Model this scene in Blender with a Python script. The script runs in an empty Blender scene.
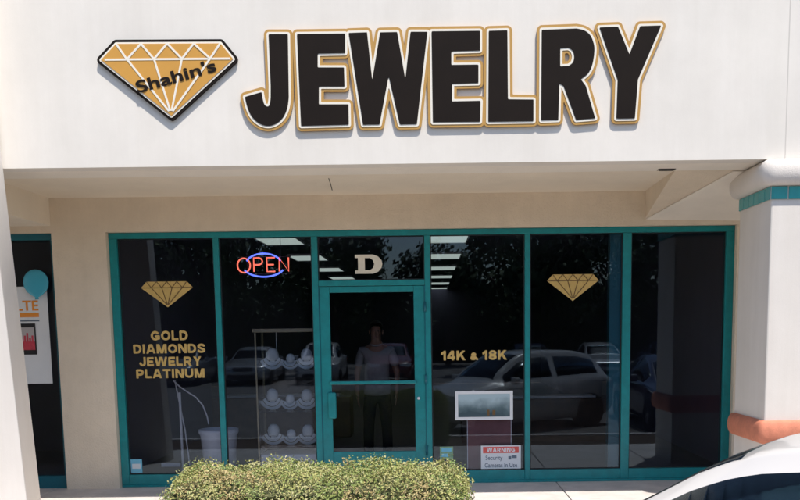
import bpy, bmesh, math, random
import numpy as np
from mathutils import Matrix, Vector
R = math.radians
random.seed(7)
scene = bpy.context.scene
col = scene.collection

# ------------------------------------------------------------------ camera
cd = bpy.data.cameras.new('camera')
cd.lens = 40.5
cd.sensor_width = 36
cd.shift_x = -0.04125
cd.shift_y = 0.24
cd.clip_end = 600
cam = bpy.data.objects.new('camera', cd)
col.objects.link(cam)
cam.matrix_world = Matrix((
    (0.999915417802667, 0.012889769059894324, -0.0017352504431862768, 0.0),
    (-0.0033079969785097703, 0.12301665038242149, -0.9923990935529311, -10.7),
    (-0.012578330434050357, 0.9923208944601901, 0.12304888468092741, 1.83),
    (0, 0, 0, 1)))
scene.camera = cam

# ------------------------------------------------------------------ sky and sun
SUN_TO = Vector((0.22, -0.408, 1.0)).normalized()      # towards the sun
world = bpy.data.worlds.new('World')
scene.world = world
world.use_nodes = True
wn = world.node_tree.nodes
wn.clear()
sky = wn.new('ShaderNodeTexSky')
sky.sky_type = 'NISHITA'
sky.sun_disc = False
sky.sun_elevation = math.asin(SUN_TO.z)
sky.sun_rotation = math.atan2(SUN_TO.x, SUN_TO.y)
bg = wn.new('ShaderNodeBackground')
bg.inputs['Strength'].default_value = 0.14
wo = wn.new('ShaderNodeOutputWorld')
world.node_tree.links.new(sky.outputs[0], bg.inputs[0])
world.node_tree.links.new(bg.outputs[0], wo.inputs[0])
sd = bpy.data.lights.new('sun', 'SUN')
sd.energy = 4.35
sd.angle = R(0.7)
sd.color = (1.0, 0.935, 0.85)
sun = bpy.data.objects.new('sun', sd)
col.objects.link(sun)
sun.rotation_euler = SUN_TO.to_track_quat('Z', 'Y').to_euler()
sun.location = (5, -20, 30)

scene.view_settings.view_transform = 'Standard'
scene.view_settings.look = 'None'
scene.view_settings.exposure = 0.34
scene.view_settings.gamma = 1.0
scene.view_settings.use_curve_mapping = False
scene.render.engine = 'CYCLES'
scene.cycles.max_bounces = 10
scene.cycles.transparent_max_bounces = 16
scene.cycles.use_denoising = True
scene.cycles.caustics_reflective = False
scene.cycles.caustics_refractive = False

# ------------------------------------------------------------------ materials
def mat(name, color, rough=0.6, metal=0.0, noise=0.0, nscale=8.0, bump=0.0, bscale=60.0, emit=None, estr=0.0, coat=0.0, spec=0.5, streak=0.0):
    m = bpy.data.materials.new(name)
    m.use_nodes = True
    nt = m.node_tree
    b = nt.nodes['Principled BSDF']
    b.inputs['Base Color'].default_value = (*color, 1)
    b.inputs['Roughness'].default_value = rough
    b.inputs['Metallic'].default_value = metal
    b.inputs['Specular IOR Level'].default_value = spec
    if coat:
        b.inputs['Coat Weight'].default_value = coat
        b.inputs['Coat Roughness'].default_value = 0.04
    tc = nt.nodes.new('ShaderNodeTexCoord')
    if noise:
        n = nt.nodes.new('ShaderNodeTexNoise')
        n.inputs['Scale'].default_value = nscale
        n.inputs['Detail'].default_value = 6
        n.inputs['Roughness'].default_value = 0.65
        nt.links.new(tc.outputs['Object'], n.inputs['Vector'])
        r = nt.nodes.new('ShaderNodeValToRGB')
        r.color_ramp.elements[0].position = 0.3
        r.color_ramp.elements[1].position = 0.7
        r.color_ramp.elements[0].color = (*[c * (1 - noise) for c in color], 1)
        r.color_ramp.elements[1].color = (*[min(1, c * (1 + noise)) for c in color], 1)
        nt.links.new(n.outputs['Fac'], r.inputs['Fac'])
        src = r.outputs['Color']
        if streak:
            mp = nt.nodes.new('ShaderNodeMapping')
            mp.inputs['Scale'].default_value = (3.1, 3.1, 0.22)
            nt.links.new(tc.outputs['Object'], mp.inputs['Vector'])
            ns = nt.nodes.new('ShaderNodeTexNoise')
            ns.inputs['Scale'].default_value = 2.0
            ns.inputs['Detail'].default_value = 8
            ns.inputs['Roughness'].default_value = 0.7
            nt.links.new(mp.outputs[0], ns.inputs['Vector'])
            rs = nt.nodes.new('ShaderNodeValToRGB')
            rs.color_ramp.elements[0].position, rs.color_ramp.elements[1].position = 0.38, 0.62
            rs.color_ramp.elements[0].color = (1 - streak, 1 - streak * 1.1, 1 - streak * 1.3, 1)
            rs.color_ramp.elements[1].color = (1, 1, 1, 1)
            nt.links.new(ns.outputs['Fac'], rs.inputs['Fac'])
            ml = nt.nodes.new('ShaderNodeMixRGB')
            ml.blend_type = 'MULTIPLY'
            ml.inputs['Fac'].default_value = 1.0
            nt.links.new(src, ml.inputs['Color1'])
            nt.links.new(rs.outputs['Color'], ml.inputs['Color2'])
            src = ml.outputs[0]
        nt.links.new(src, b.inputs['Base Color'])
    if bump:
        n2 = nt.nodes.new('ShaderNodeTexNoise')
        n2.inputs['Scale'].default_value = bscale
        n2.inputs['Detail'].default_value = 5
        nt.links.new(tc.outputs['Object'], n2.inputs['Vector'])
        bp = nt.nodes.new('ShaderNodeBump')
        bp.inputs['Strength'].default_value = bump
        bp.inputs['Distance'].default_value = 0.01
        nt.links.new(n2.outputs['Fac'], bp.inputs['Height'])
        nt.links.new(bp.outputs['Normal'], b.inputs['Normal'])
    if emit:
        b.inputs['Emission Color'].default_value = (*emit, 1)
        b.inputs['Emission Strength'].default_value = estr
    return m

def glass(name, tint, refl=1.0, ior=1.5, rough=0.0, gcol=(1, 1, 1)):
    m = bpy.data.materials.new(name)
    m.use_nodes = True
    nt = m.node_tree
    nt.nodes.clear()
    out = nt.nodes.new('ShaderNodeOutputMaterial')
    tr = nt.nodes.new('ShaderNodeBsdfTransparent')
    tr.inputs[0].default_value = (*tint, 1)
    gl = nt.nodes.new('ShaderNodeBsdfGlossy')
    gl.inputs['Roughness'].default_value = rough
    gl.inputs['Color'].default_value = (*gcol, 1)
    fr = nt.nodes.new('ShaderNodeFresnel')
    fr.inputs['IOR'].default_value = ior
    mu = nt.nodes.new('ShaderNodeMath')
    mu.operation = 'MULTIPLY'
    mu.inputs[1].default_value = refl
    mx = nt.nodes.new('ShaderNodeMixShader')
    nt.links.new(fr.outputs[0], mu.inputs[0])
    nt.links.new(mu.outputs[0], mx.inputs[0])
    nt.links.new(tr.outputs[0], mx.inputs[1])
    nt.links.new(gl.outputs[0], mx.inputs[2])
    nt.links.new(mx.outputs[0], out.inputs[0])
    return m

M = {}
M['fascia'] = mat('white_stucco', (0.79, 0.75, 0.695), 0.9, streak=0.03, noise=0.05, nscale=1.3, bump=0.05, bscale=70, spec=0.2)
M['pillar'] = mat('pillar_stucco', (0.76, 0.715, 0.665), 0.9, streak=0.04, noise=0.03, nscale=2.0, bump=0.08, bscale=70, spec=0.2)
M['cap'] = mat('moulding_paint', (0.74, 0.69, 0.64), 0.85, noise=0.04, nscale=3, bump=0.3, bscale=90, spec=0.2)
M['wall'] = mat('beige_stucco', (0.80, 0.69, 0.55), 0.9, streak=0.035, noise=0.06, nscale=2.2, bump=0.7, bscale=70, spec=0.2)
M['soffit'] = mat('soffit_paint', (0.84, 0.745, 0.61), 0.9, noise=0.04, nscale=2, bump=0.4, bscale=70, spec=0.2)
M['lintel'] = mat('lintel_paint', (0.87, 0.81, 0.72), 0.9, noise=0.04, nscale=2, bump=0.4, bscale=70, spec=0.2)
M['joint'] = mat('joint_grey', (0.62, 0.58, 0.54), 0.9)
M['teal'] = mat('teal_aluminium', (0.004, 0.235, 0.25), 0.38, noise=0.16, nscale=9)
M['teal_dark'] = mat('dark_teal_aluminium', (0.006, 0.13, 0.175), 0.4, noise=0.06, nscale=5)
M['tile'] = mat('teal_glazed_tile', (0.03, 0.33, 0.34), 0.2, noise=0.12, nscale=7)
M['grout'] = mat('grout', (0.6, 0.57, 0.52), 0.9)
M['terra'] = mat('terracotta_paint', (0.60, 0.215, 0.13), 0.8, noise=0.16, nscale=9, bump=0.3, bscale=80)
M['concrete'] = mat('sidewalk_concrete', (0.60, 0.56, 0.53), 0.85, noise=0.13, nscale=3.5, bump=0.3, bscale=50)
M['asphalt'] = mat('asphalt', (0.16, 0.15, 0.145), 0.9, noise=0.25, nscale=3, bump=0.5, bscale=60)
M['soil'] = mat('soil', (0.09, 0.06, 0.04), 1.0, noise=0.4, nscale=12, bump=1.0, bscale=30)
M['line'] = mat('stall_paint', (0.7, 0.7, 0.68), 0.8, noise=0.15, nscale=8)
M['glass'] = glass('tinted_shop_glass', (0.89, 0.90, 0.94), 0.80, 1.5, gcol=(0.70, 0.86, 1.0))
M['gold_sign'] = mat('gold_acrylic', (0.62, 0.315, 0.055), 0.45, noise=0.04, nscale=3)
M['gold_edge'] = mat('gold_trim', (0.50, 0.285, 0.075), 0.4, noise=0.03)
M['white_edge'] = mat('cream_acrylic', (0.85, 0.80, 0.70), 0.4)
M['black_face'] = mat('black_acrylic', (0.0095, 0.0058, 0.0045), 0.8, noise=0.15, nscale=4, spec=0.2)
M['decal_gold'] = mat('gold_vinyl', (0.62, 0.42, 0.13), 0.5, noise=0.1, nscale=14)
M['decal_line'] = mat('brown_vinyl', (0.16, 0.09, 0.03), 0.6)
M['decal_cream'] = mat('cream_vinyl', (0.80, 0.74, 0.60), 0.5, noise=0.05)
M['neon_red'] = mat('red_neon', (0.6, 0.1, 0.06), 0.4, emit=(1.0, 0.17, 0.10), estr=1.25)
M['neon_blue'] = mat('blue_neon', (0.05, 0.08, 0.6), 0.4, emit=(0.10, 0.16, 1.0), estr=1.9)
M['black_plastic'] = mat('black_plastic', (0.012, 0.012, 0.014), 0.5)
M['paper'] = mat('white_paper', (0.78, 0.80, 0.82), 0.8, noise=0.03, nscale=3)
M['paper_red'] = mat('red_ink', (0.75, 0.12, 0.10), 0.7, noise=0.1)
M['paper_pink'] = mat('dull_red_poster', (0.24, 0.11, 0.115), 0.8, noise=0.2, nscale=3)
M['ink'] = mat('grey_ink', (0.16, 0.20, 0.25), 0.8)
M['orange'] = mat('orange_ink', (0.85, 0.30, 0.04), 0.7)
M['phone'] = mat('phone_black', (0.015, 0.015, 0.018), 0.4)
M['screen_red'] = mat('phone_screen_red', (0.55, 0.05, 0.08), 0.6, noise=0.3, nscale=12)
M['screen_top'] = mat('phone_screen_pale', (0.48, 0.45, 0.45), 0.5)
M['sticker_blue'] = mat('blue_sticker', (0.20, 0.55, 0.72), 0.6, noise=0.08, nscale=12)
M['sticker_green'] = mat('green_sticker', (0.22, 0.38, 0.25), 0.6, noise=0.2, nscale=20)
M['balloon'] = mat('blue_balloon', (0.06, 0.42, 0.58), 0.3)
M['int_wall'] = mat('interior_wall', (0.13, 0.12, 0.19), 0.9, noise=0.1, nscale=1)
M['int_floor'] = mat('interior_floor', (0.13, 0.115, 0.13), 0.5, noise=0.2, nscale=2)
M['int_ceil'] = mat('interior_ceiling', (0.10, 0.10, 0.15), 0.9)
M['troffer'] = mat('fluorescent_diffuser', (0.7, 0.75, 0.7), 0.6, emit=(0.85, 1.0, 0.86), estr=0.38)
M['white_metal'] = mat('white_metal', (0.72, 0.74, 0.78), 0.4)
M['brass'] = mat('brass_trim', (0.30, 0.26, 0.17), 0.4, metal=0.4)
M['clear'] = glass('clear_glass', (0.93, 0.95, 0.95), 0.8, 1.45)
M['bust'] = mat('white_leatherette', (0.86, 0.88, 0.90), 0.6)
M['pot'] = mat('pale_glazed_pot', (0.78, 0.83, 0.90), 0.4, noise=0.05)
M['wood'] = mat('dark_wood', (0.10, 0.055, 0.03), 0.5, noise=0.3, nscale=4)
M['skin'] = mat('skin', (0.20, 0.105, 0.07), 0.55)
M['shirt'] = mat('grey_shirt', (0.20, 0.20, 0.21), 0.85, noise=0.1, nscale=20)
M['trouser'] = mat('black_trousers', (0.012, 0.012, 0.016), 0.9)
M['hair'] = mat('dark_hair', (0.012, 0.010, 0.009), 0.6)
M['eye'] = mat('eye', (0.05, 0.04, 0.04), 0.2)
M['car_glass'] = glass('car_glass', (0.33, 0.42, 0.46), 1.0, 1.5, rough=0.16, gcol=(0.85, 0.95, 1.0))
M['trim'] = mat('black_trim', (0.014, 0.014, 0.02), 0.35)
M['tyre'] = mat('tyre_rubber', (0.02, 0.02, 0.02), 0.8)
M['rim'] = mat('alloy_rim', (0.5, 0.5, 0.52), 0.3, metal=0.9)
M['headlight'] = mat('headlight_lens', (0.75, 0.78, 0.8), 0.15)
M['taillight'] = mat('taillight_lens', (0.35, 0.02, 0.02), 0.2)
M['seat'] = mat('car_seat', (0.30, 0.28, 0.26), 0.8)
M['plate'] = mat('plate', (0.7, 0.7, 0.68), 0.5)
M['bark'] = mat('bark', (0.10, 0.07, 0.05), 0.95, noise=0.3, nscale=9, bump=1, bscale=25)
for i, c in enumerate([(0.045, 0.085, 0.022), (0.03, 0.06, 0.018), (0.075, 0.11, 0.03)]):
    M['tree%d' % i] = mat('tree_leaf_%s' % 'abc'[i], c, 0.7)
HL = [(0.26, 0.31, 0.09), (0.38, 0.38, 0.13), (0.44, 0.41, 0.17), (0.19, 0.27, 0.08), (0.42, 0.33, 0.15), (0.48, 0.46, 0.24)]
for i, c in enumerate(HL):
    M['hedge%d' % i] = mat('hedge_leaf_%s' % 'abcdef'[i], c, 0.55)
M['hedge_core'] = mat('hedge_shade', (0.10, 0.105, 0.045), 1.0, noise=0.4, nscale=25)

# ------------------------------------------------------------------ helpers
def tag(o, label=None, cat=None, group=None, kind=None):
    if label: o['label'] = label
    if cat: o['category'] = cat
    if group: o['group'] = group
    if kind: o['kind'] = kind
    return o

def empty(name, loc=(0, 0, 0), rz=0.0, label=None, cat=None, group=None):
    o = bpy.data.objects.new(name, None)
    o.empty_display_size = 0.2
    col.objects.link(o)
    o.location = loc
    o.rotation_euler = (0, 0, rz)
    return tag(o, label, cat, group)

def link(name, me, m=None, parent=None, smooth=False):
    if m is not None:
        me.materials.clear()
        for x in (m if isinstance(m, list) else [m]):
            me.materials.append(x)
    me.name = name
    o = bpy.data.objects.new(name, me)
    col.objects.link(o)
    if parent is not None:
        o.parent = parent
    if smooth:
        me.polygons.foreach_set('use_smooth', [True] * len(me.polygons))
    return o

def from_bm(name, bm, m=None, parent=None, smooth=False):
    bmesh.ops.recalc_face_normals(bm, faces=bm.faces[:])
    me = bpy.data.meshes.new(name)
    bm.to_mesh(me)
    bm.free()
    return link(name, me, m, parent, smooth)

def add_box(bm, x0, x1, y0, y1, z0, z1, bev=0.0):
    r = bmesh.ops.create_cube(bm, size=1.0)
    vs = r['verts']
    for v in vs:
        v.co = Vector((x0 + (v.co.x + .5) * (x1 - x0), y0 + (v.co.y + .5) * (y1 - y0), z0 + (v.co.z + .5) * (z1 - z0)))
    if bev:
        es = list({e for v in vs for e in v.link_edges})
        bmesh.ops.bevel(bm, geom=es, offset=bev, segments=2, affect='EDGES', profile=0.5)

def boxes(name, bl, m, parent=None, bev=0.0):
    bm = bmesh.new()
    for b in bl:
        add_box(bm, *b, bev=bev)
    return from_bm(name, bm, m, parent)

def poly_curve(polys, extrude=0.0, bevel=0.0):
    cu = bpy.data.curves.new('tmp', 'CURVE')
    cu.dimensions = '2D'
    cu.fill_mode = 'BOTH'
    cu.extrude = extrude
    cu.bevel_depth = bevel
    for p in polys:
        s = cu.splines.new('POLY')
        s.points.add(len(p) - 1)
        for q, (x, y) in zip(s.points, p):
            q.co = (x, y, 0, 1)
        s.use_cyclic_u = True
    return cu

def curve_mesh(cu):
    o = bpy.data.objects.new('tmp', cu)
    col.objects.link(o)
    bpy.context.view_layer.update()
    dg = bpy.context.evaluated_depsgraph_get()
    me = bpy.data.meshes.new_from_object(o.evaluated_get(dg))
    bpy.data.objects.remove(o)
    return me

def stand(me, y):            # flat XY shape -> upright, facing -Y at depth y
    for v in me.vertices:
        v.co = Vector((v.co.x, y - v.co.z, v.co.y))
    return me

def flat(name, polys, y, thick, m, parent=None):
    """an upright plate with the outline polys, front face at depth y, going back by thick"""
    me = stand(curve_mesh(poly_curve(polys, thick / 2)), y + thick / 2)
    return link(name, me, m, parent)

def text_mesh(s, x0, x1, z0, z1, y, thick=0.002, offset=0.0, rot=0.0):
    cu = bpy.data.curves.new('tmp', 'FONT')
    cu.body = s
    cu.size = 1.0
    cu.offset = offset
    cu.extrude = 0.001
    cu.resolution_u = 4
    me = curve_mesh(cu)
    xs = [v.co.x for v in me.vertices]
    ys = [v.co.y for v in me.vertices]
    ax, bx, ay, by = min(xs), max(xs), min(ys), max(ys)
    cx, cz = (x0 + x1) / 2, (z0 + z1) / 2
    for v in me.vertices:
        px = ((v.co.x - ax) / (bx - ax) - .5) * (x1 - x0)
        pz = ((v.co.y - ay) / (by - ay) - .5) * (z1 - z0)
        c, s_ = math.cos(rot), math.sin(rot)
        v.co = Vector((cx + px * c - pz * s_, y + (0 if v.co.z > 0 else thick), cz + px * s_ + pz * c))
    return me

def text(name, s, x0, x1, z0, z1, y, m, parent=None, thick=0.002, offset=0.0, rot=0.0):
    return link(name, text_mesh(s, x0, x1, z0, z1, y, thick, offset, rot), m, parent)

def tube_mesh(lines, r, res=4, cyclic=False):
    cu = bpy.data.curves.new('tmp', 'CURVE')
    cu.dimensions = '3D'
    cu.bevel_depth = r
    cu.bevel_resolution = res
    cu.use_fill_caps = True
    for p in lines:
        s = cu.splines.new('POLY')
        s.points.add(len(p) - 1)
        for q, c in zip(s.points, p):
            q.co = (*c, 1)
        s.use_cyclic_u = cyclic
    return curve_mesh(cu)

def tubes(name, lines, r, m, parent=None, res=3, cyclic=False):
    return link(name, tube_mesh(lines, r, res, cyclic), m, parent, smooth=True)

def lathe_bm(prof, seg=24, bm=None, at=(0, 0, 0)):
    bm = bm or bmesh.new()
    rings = []
    for r, z in prof:
        if r < 1e-5:
            rings.append([bm.verts.new((at[0], at[1], at[2] + z))])
        else:
            rings.append([bm.verts.new((at[0] + r * math.cos(2 * math.pi * k / seg), at[1] + r * math.sin(2 * math.pi * k / seg), at[2] + z)) for k in range(seg)])
    for a, b in zip(rings[:-1], rings[1:]):
        for k in range(seg):
            va = a[k % len(a)], a[(k + 1) % len(a)]
            vb = b[k % len(b)], b[(k + 1) % len(b)]
            f = []
            for v in (va[0], va[1], vb[1], vb[0]):
                if v not in f: f.append(v)
            if len(f) > 2:
                bm.faces.new(f)
    return bm

def copy_tree(o, parent=None):
    c = o.copy()
    col.objects.link(c)
    c.parent = parent
    for ch in [x for x in o.children]:
        copy_tree(ch, c)
    return c

def grow(polys, d, res=0.007):
    """outline of everything within d of the polygons (rounded), by a distance grid and marching squares"""
    segs = []
    for p in polys:
        for a, b in zip(p, p[1:] + p[:1]):
            segs.append((*a, *b))
    S = np.array(segs)
    x0, x1 = min(S[:, 0].min(), S[:, 2].min()) - d - .03, S[:, [0, 2]].max() + d + .03
    y0, y1 = S[:, [1, 3]].min() - d - .03, S[:, [1, 3]].max() + d + .03
    X, Y = np.meshgrid(np.arange(x0, x1, res), np.arange(y0, y1, res))
    D = np.full(X.shape, 1e9)
    I = np.zeros(X.shape, bool)
    for ax, ay, bx, by in S:
        dx, dy = bx - ax, by - ay
        t = np.clip(((X - ax) * dx + (Y - ay) * dy) / (dx * dx + dy * dy + 1e-12), 0, 1)
        D = np.minimum(D, np.hypot(X - ax - t * dx, Y - ay - t * dy))
        cr = (ay > Y) != (by > Y)
        I ^= cr & (X < dx * (Y - ay) / (dy + (1e-12 if dy == 0 else 0)) + ax)
    return trace(np.where(I, -D, D) - d, X, Y, res)

def trace(F, X, Y, res):
    nxt = {}
    ny, nx = F.shape
    def pt(i0, j0, i1, j1):
        a, b = F[i0, j0], F[i1, j1]
        t = a / (a - b)
        return (X[i0, j0] + t * (X[i1, j1] - X[i0, j0]), Y[i0, j0] + t * (Y[i1, j1] - Y[i0, j0]))
    ins = F < 0
    cells = np.argwhere(~((ins[:-1, :-1] == ins[1:, :-1]) & (ins[:-1, :-1] == ins[:-1, 1:]) & (ins[:-1, :-1] == ins[1:, 1:])))
    pos = {}
    for i, j in cells:
        c = [(i, j), (i, j + 1), (i + 1, j + 1), (i + 1, j)]
        s = [bool(ins[q]) for q in c]
        ent, ext = [], []
        for k in range(4):
            a, b = c[k], c[(k + 1) % 4]
            if s[k] != s[(k + 1) % 4]:
                key = (min(a, b), max(a, b))
                pos[key] = pt(*a, *b)
                (ext if s[k] else ent).append(key)
        for a, b in zip(ext, ent):
            nxt[a] = b
    loops = []
    seen = set()
    for st in list(nxt):
        if st in seen: continue
        lp, k = [], st
        while k not in seen and k in nxt:
            seen.add(k)
            lp.append(pos[k])
            k = nxt[k]
        if len(lp) > 12:
            keep = [lp[0]]
            for q in lp[1:]:
                if math.hypot(q[0] - keep[-1][0], q[1] - keep[-1][1]) > res * .6: keep.append(q)
            loops.append(keep)
    return loops

def arc(cx, cy, rx, ry, a0, a1, n=14):
    return [(cx + rx * math.cos(R(a0 + (a1 - a0) * k / n)), cy + ry * math.sin(R(a0 + (a1 - a0) * k / n))) for k in range(n + 1)]
h_ = .125
GL = {
 'G': (.96, [arc(.48, .5, .355, .375, 48, 330), [(.56, .44), (.835, .44), (.835, .20)]]),
 'O': (.98, [arc(.49, .5, .365, .375, 0, 360, 24)]),
 'L': (.70, [[(h_, 1.3), (h_, h_), (1.0, h_)]]),
 'D': (.88, [[(.42, h_), (h_, h_), (h_, 1 - h_), (.42, 1 - h_)] + arc(.42, .5, .335, .375, 90, -90)]),
 'I': (.26, [[(.13, -.3), (.13, 1.3)]]),
 'A': (.98, [[(.09, -.1), (.45, 1.03)], [(.53, 1.03), (.89, -.1)], [(.25, .29), (.73, .29)]]),
 'M': (1.08, [[(h_, -.3), (h_, 1.3)], [(.95, -.3), (.95, 1.3)], [(.19, 1.05), (.50, .05)], [(.58, .05), (.89, 1.05)]]),
 'N': (.90, [[(h_, -.3), (h_, 1.3)], [(.775, -.3), (.775, 1.3)], [(.17, .95), (.73, .05)]]),
 'S': (.84, [arc(.42, .715, .285, .165, 20, 225) + arc(.42, .285, .295, .165, 80, -165)]),
 'J': (.70, [[(.575, 1.3), (.575, .35)] + arc(.35, .35, .225, .225, 0, -175)]),
 'E': (.74, [[(1.0, h_), (h_, h_), (h_, 1 - h_), (1.0, 1 - h_)], [(h_, .5), (.57, .5)]]),
 'W': (1.34, [[(.07, 1.2), (.33, -.05)], [(.37, -.05), (.65, 1.1)], [(.69, 1.1), (.97, -.05)], [(1.01, -.05), (1.27, 1.2)]]),
 'R': (.90, [[(h_, -.3), (h_, 1 - h_), (.48, 1 - h_)] + arc(.48, .66, .23, .215, 90, -90) + [(h_, .445)], [(.46, .44), (.80, -.12)]]),
 'Y': (.92, [[(.05, 1.2), (.46, .47), (.87, 1.2)], [(.46, .5), (.46, -.3)]]),
 'P': (.82, [[(h_, -.3), (h_, 1 - h_), (.45, 1 - h_)] + arc(.45, .64, .24, .235, 90, -90) + [(h_, .405)]]),
 'T': (.82, [[(-.2, 1 - h_), (1.1, 1 - h_)], [(.41, .9), (.41, -.3)]]),
 'U': (.90, [[(h_, 1.3), (h_, .42)] + arc(.45, .42, .325, .295, 180, 360) + [(.775, 1.3)]]),
 'K': (.94, [[(h_, -.3), (h_, 1.3)], [(.20, .36), (.84, 1.16)], [(.42, .60), (.86, -.16)]]),
 '1': (.50, [[(.36, -.3), (.36, 1.3)], [(.36, .90), (.05, .68)]]),
 '4': (.80, [[(.56, -.3), (.56, 1.3)], [(.56, 1.05), (.06, .29)], [(.10, .28), (1.0, .28)]]),
 '8': (.80, [arc(.40, .71, .25, .175, 0, 360, 20), arc(.40, .28, .275, .165, 0, 360, 20)]),
 '&': (.74, [arc(.32, .55, .13, .12, -60, 250, 18) + [(.66, .10)], arc(.27, .22, .17, .13, 110, 400)]),
}
def stroke_shape(lines, w, d, res=0.02):
    X, Y = np.meshgrid(np.arange(-.06, w + .08, res), np.arange(-.06, 1.08, res))
    D = np.full(X.shape, 1e9)
    for p in lines:
        for (ax, ay), (bx, by) in zip(p[:-1], p[1:]):
            dx, dy = bx - ax, by - ay
            t = np.clip(((X - ax) * dx + (Y - ay) * dy) / (dx * dx + dy * dy + 1e-12), 0, 1)
            D = np.minimum(D, np.hypot(X - ax - t * dx, Y - ay - t * dy))
    F = np.maximum.reduce([D - d, -Y, Y - 1, -X, X - w])
    return trace(F, X, Y, res)

def stroke_text(name, s, x0, x1, z0, z1, y, m, parent=None, thick=0.002, d=.116, gap=.11):
    """heavy grotesque capitals built from thick strokes, fitted to the box"""
    polys, x = [], 0.0
    for ch in s:
        if ch == ' ':
            x += .34
            continue
        w, ln = GL[ch]
        polys += [[(px + x, py) for px, py in lp_] for lp_ in stroke_shape(ln, w, d)]
        x += w + gap
    x -= gap
    P_ = [[(x0 + px * (x1 - x0) / x, z0 + py * (z1 - z0)) for px, py in p] for p in polys]
    return flat(name, P_, y, thick, m, parent)

def hull(name, pts, m, parent=None):
    bm = bmesh.new()
    for p in pts: bm.verts.new(p)
    bmesh.ops.convex_hull(bm, input=bm.verts[:])
    return from_bm(name, bm, m, parent)

# ------------------------------------------------------------------ ground
tag(boxes('parking_lot', [(-150, 150, -200, -4.96, -0.6, -0.13)], M['asphalt']), kind='structure')
tag(boxes('ground', [(-150, 150, -4.96, 120, -0.9, -0.2)], M['soil']), kind='structure')
bm = bmesh.new()
xs = [-12 + 1.5 * k for k in range(17)]
for a, b in zip(xs[:-1], xs[1:]):
    for c, d in ((-1.66, 0.12), (-3.38, -1.672)):
        add_box(bm, a + .006, b - .006, c, d, -0.19, 0.0, bev=0.006)
tag(from_bm('sidewalk', bm, M['concrete']), kind='structure')
tag(boxes('planter_bed', [(-12, 12, -4.80, -3.385, -0.19, -0.03)], M['soil']), kind='structure')
tag(boxes('kerb', [(-12, 12, -4.955, -4.805, -0.5, 0.0)], M['concrete'], bev=0.02), kind='structure')
lines = [(-9.6 + 2.7 * k - .05, -9.6 + 2.7 * k + .05, -26.5, -22, -0.131, -0.125) for k in range(9)]
tag(boxes('stall_markings', lines, M['line']), kind='structure')

# ------------------------------------------------------------------ building
bld = empty('shop_building', (0, 0, 0), label='beige stucco strip mall building with white fascia above the shop fronts', cat='building')
boxes('fascia', [(-12, 3.335, -2.03, -1.85, 3.38, 6.5), (3.345, 12, -2.03, -1.85, 3.38, 6.5)], M['fascia'], bld)
boxes('control_joint', [(3.335, 3.345, -2.0286, -1.9, 3.38, 6.5)], M['joint'], bld)
tubes('wire', [[(-1.02, -1.2, 3.395), (-1.0, -1.2, 3.33), (-0.985, -1.21, 3.27)]], 0.004, M['black_plastic'], bld)
boxes('lintel_soffit', [(-12, 12, -1.849, -1.47, 3.38, 3.7)], M['lintel'], bld)
boxes('soffit', [(-12, 12, -1.469, -0.08, 3.392, 3.7)], M['soffit'], bld)
boxes('roof', [(-12, 12, -1.849, 21, 3.703, 3.9)], M['int_ceil'], bld)
boxes('wall', [(-12, 12, -0.079, 0.25, 3.003, 3.7), (-4.36, -3.733, -0.079, 0.25, 0.0, 3.002),
               (3.573, 12, -0.079, 0.25, 0.0, 3.002), (-12, -6.2, -0.079, 0.25, 0.0, 3.002)], M['wall'], bld)
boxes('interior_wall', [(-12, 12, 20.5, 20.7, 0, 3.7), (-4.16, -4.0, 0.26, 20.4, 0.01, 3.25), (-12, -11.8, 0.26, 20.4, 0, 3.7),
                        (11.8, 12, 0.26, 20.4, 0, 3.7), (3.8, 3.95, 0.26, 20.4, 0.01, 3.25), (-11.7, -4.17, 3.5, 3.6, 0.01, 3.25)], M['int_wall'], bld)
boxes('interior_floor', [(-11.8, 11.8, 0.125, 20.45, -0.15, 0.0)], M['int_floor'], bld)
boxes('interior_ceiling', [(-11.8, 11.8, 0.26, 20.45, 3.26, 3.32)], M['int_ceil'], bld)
boxes('beam', [(-5.5, -4.36, -1.468, -0.081, 3.08, 3.395)], M['soffit'], bld)
hull('beam', [(2.5, -0.081, 3.085), (3.75, -0.081, 3.055), (3.75, -1.468, 3.375), (3.03, -1.468, 3.378), (2.47, -1.468, 3.395), (2.5, -0.081, 3.395), (3.75, -0.081, 3.395)], M['wall'], bld)  # wall beige here puts the shade of the side face into the colour
hull('beam_lit_underside', [(2.512, -0.082, 3.080), (3.75, -0.082, 3.050), (3.75, -1.466, 3.370), (3.045, -1.466, 3.373), (2.512, -0.082, 3.070), (3.75, -0.082, 3.040), (3.75, -1.466, 3.360), (3.045, -1.466, 3.363)], M['lintel'], bld)  # separate paler underside, its colour stands in for bounced light
bm = bmesh.new()
add_box(bm, 2.27, 2.44, -1.59, -1.52, 3.374, 3.3805)
for k in range(4):
    add_box(bm, 2.285, 2.425, -1.585 + .016 * k, -1.577 + .016 * k, 3.368, 3.3745)
from_bm('soffit_vent', bm, M['trim'], bld)

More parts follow.
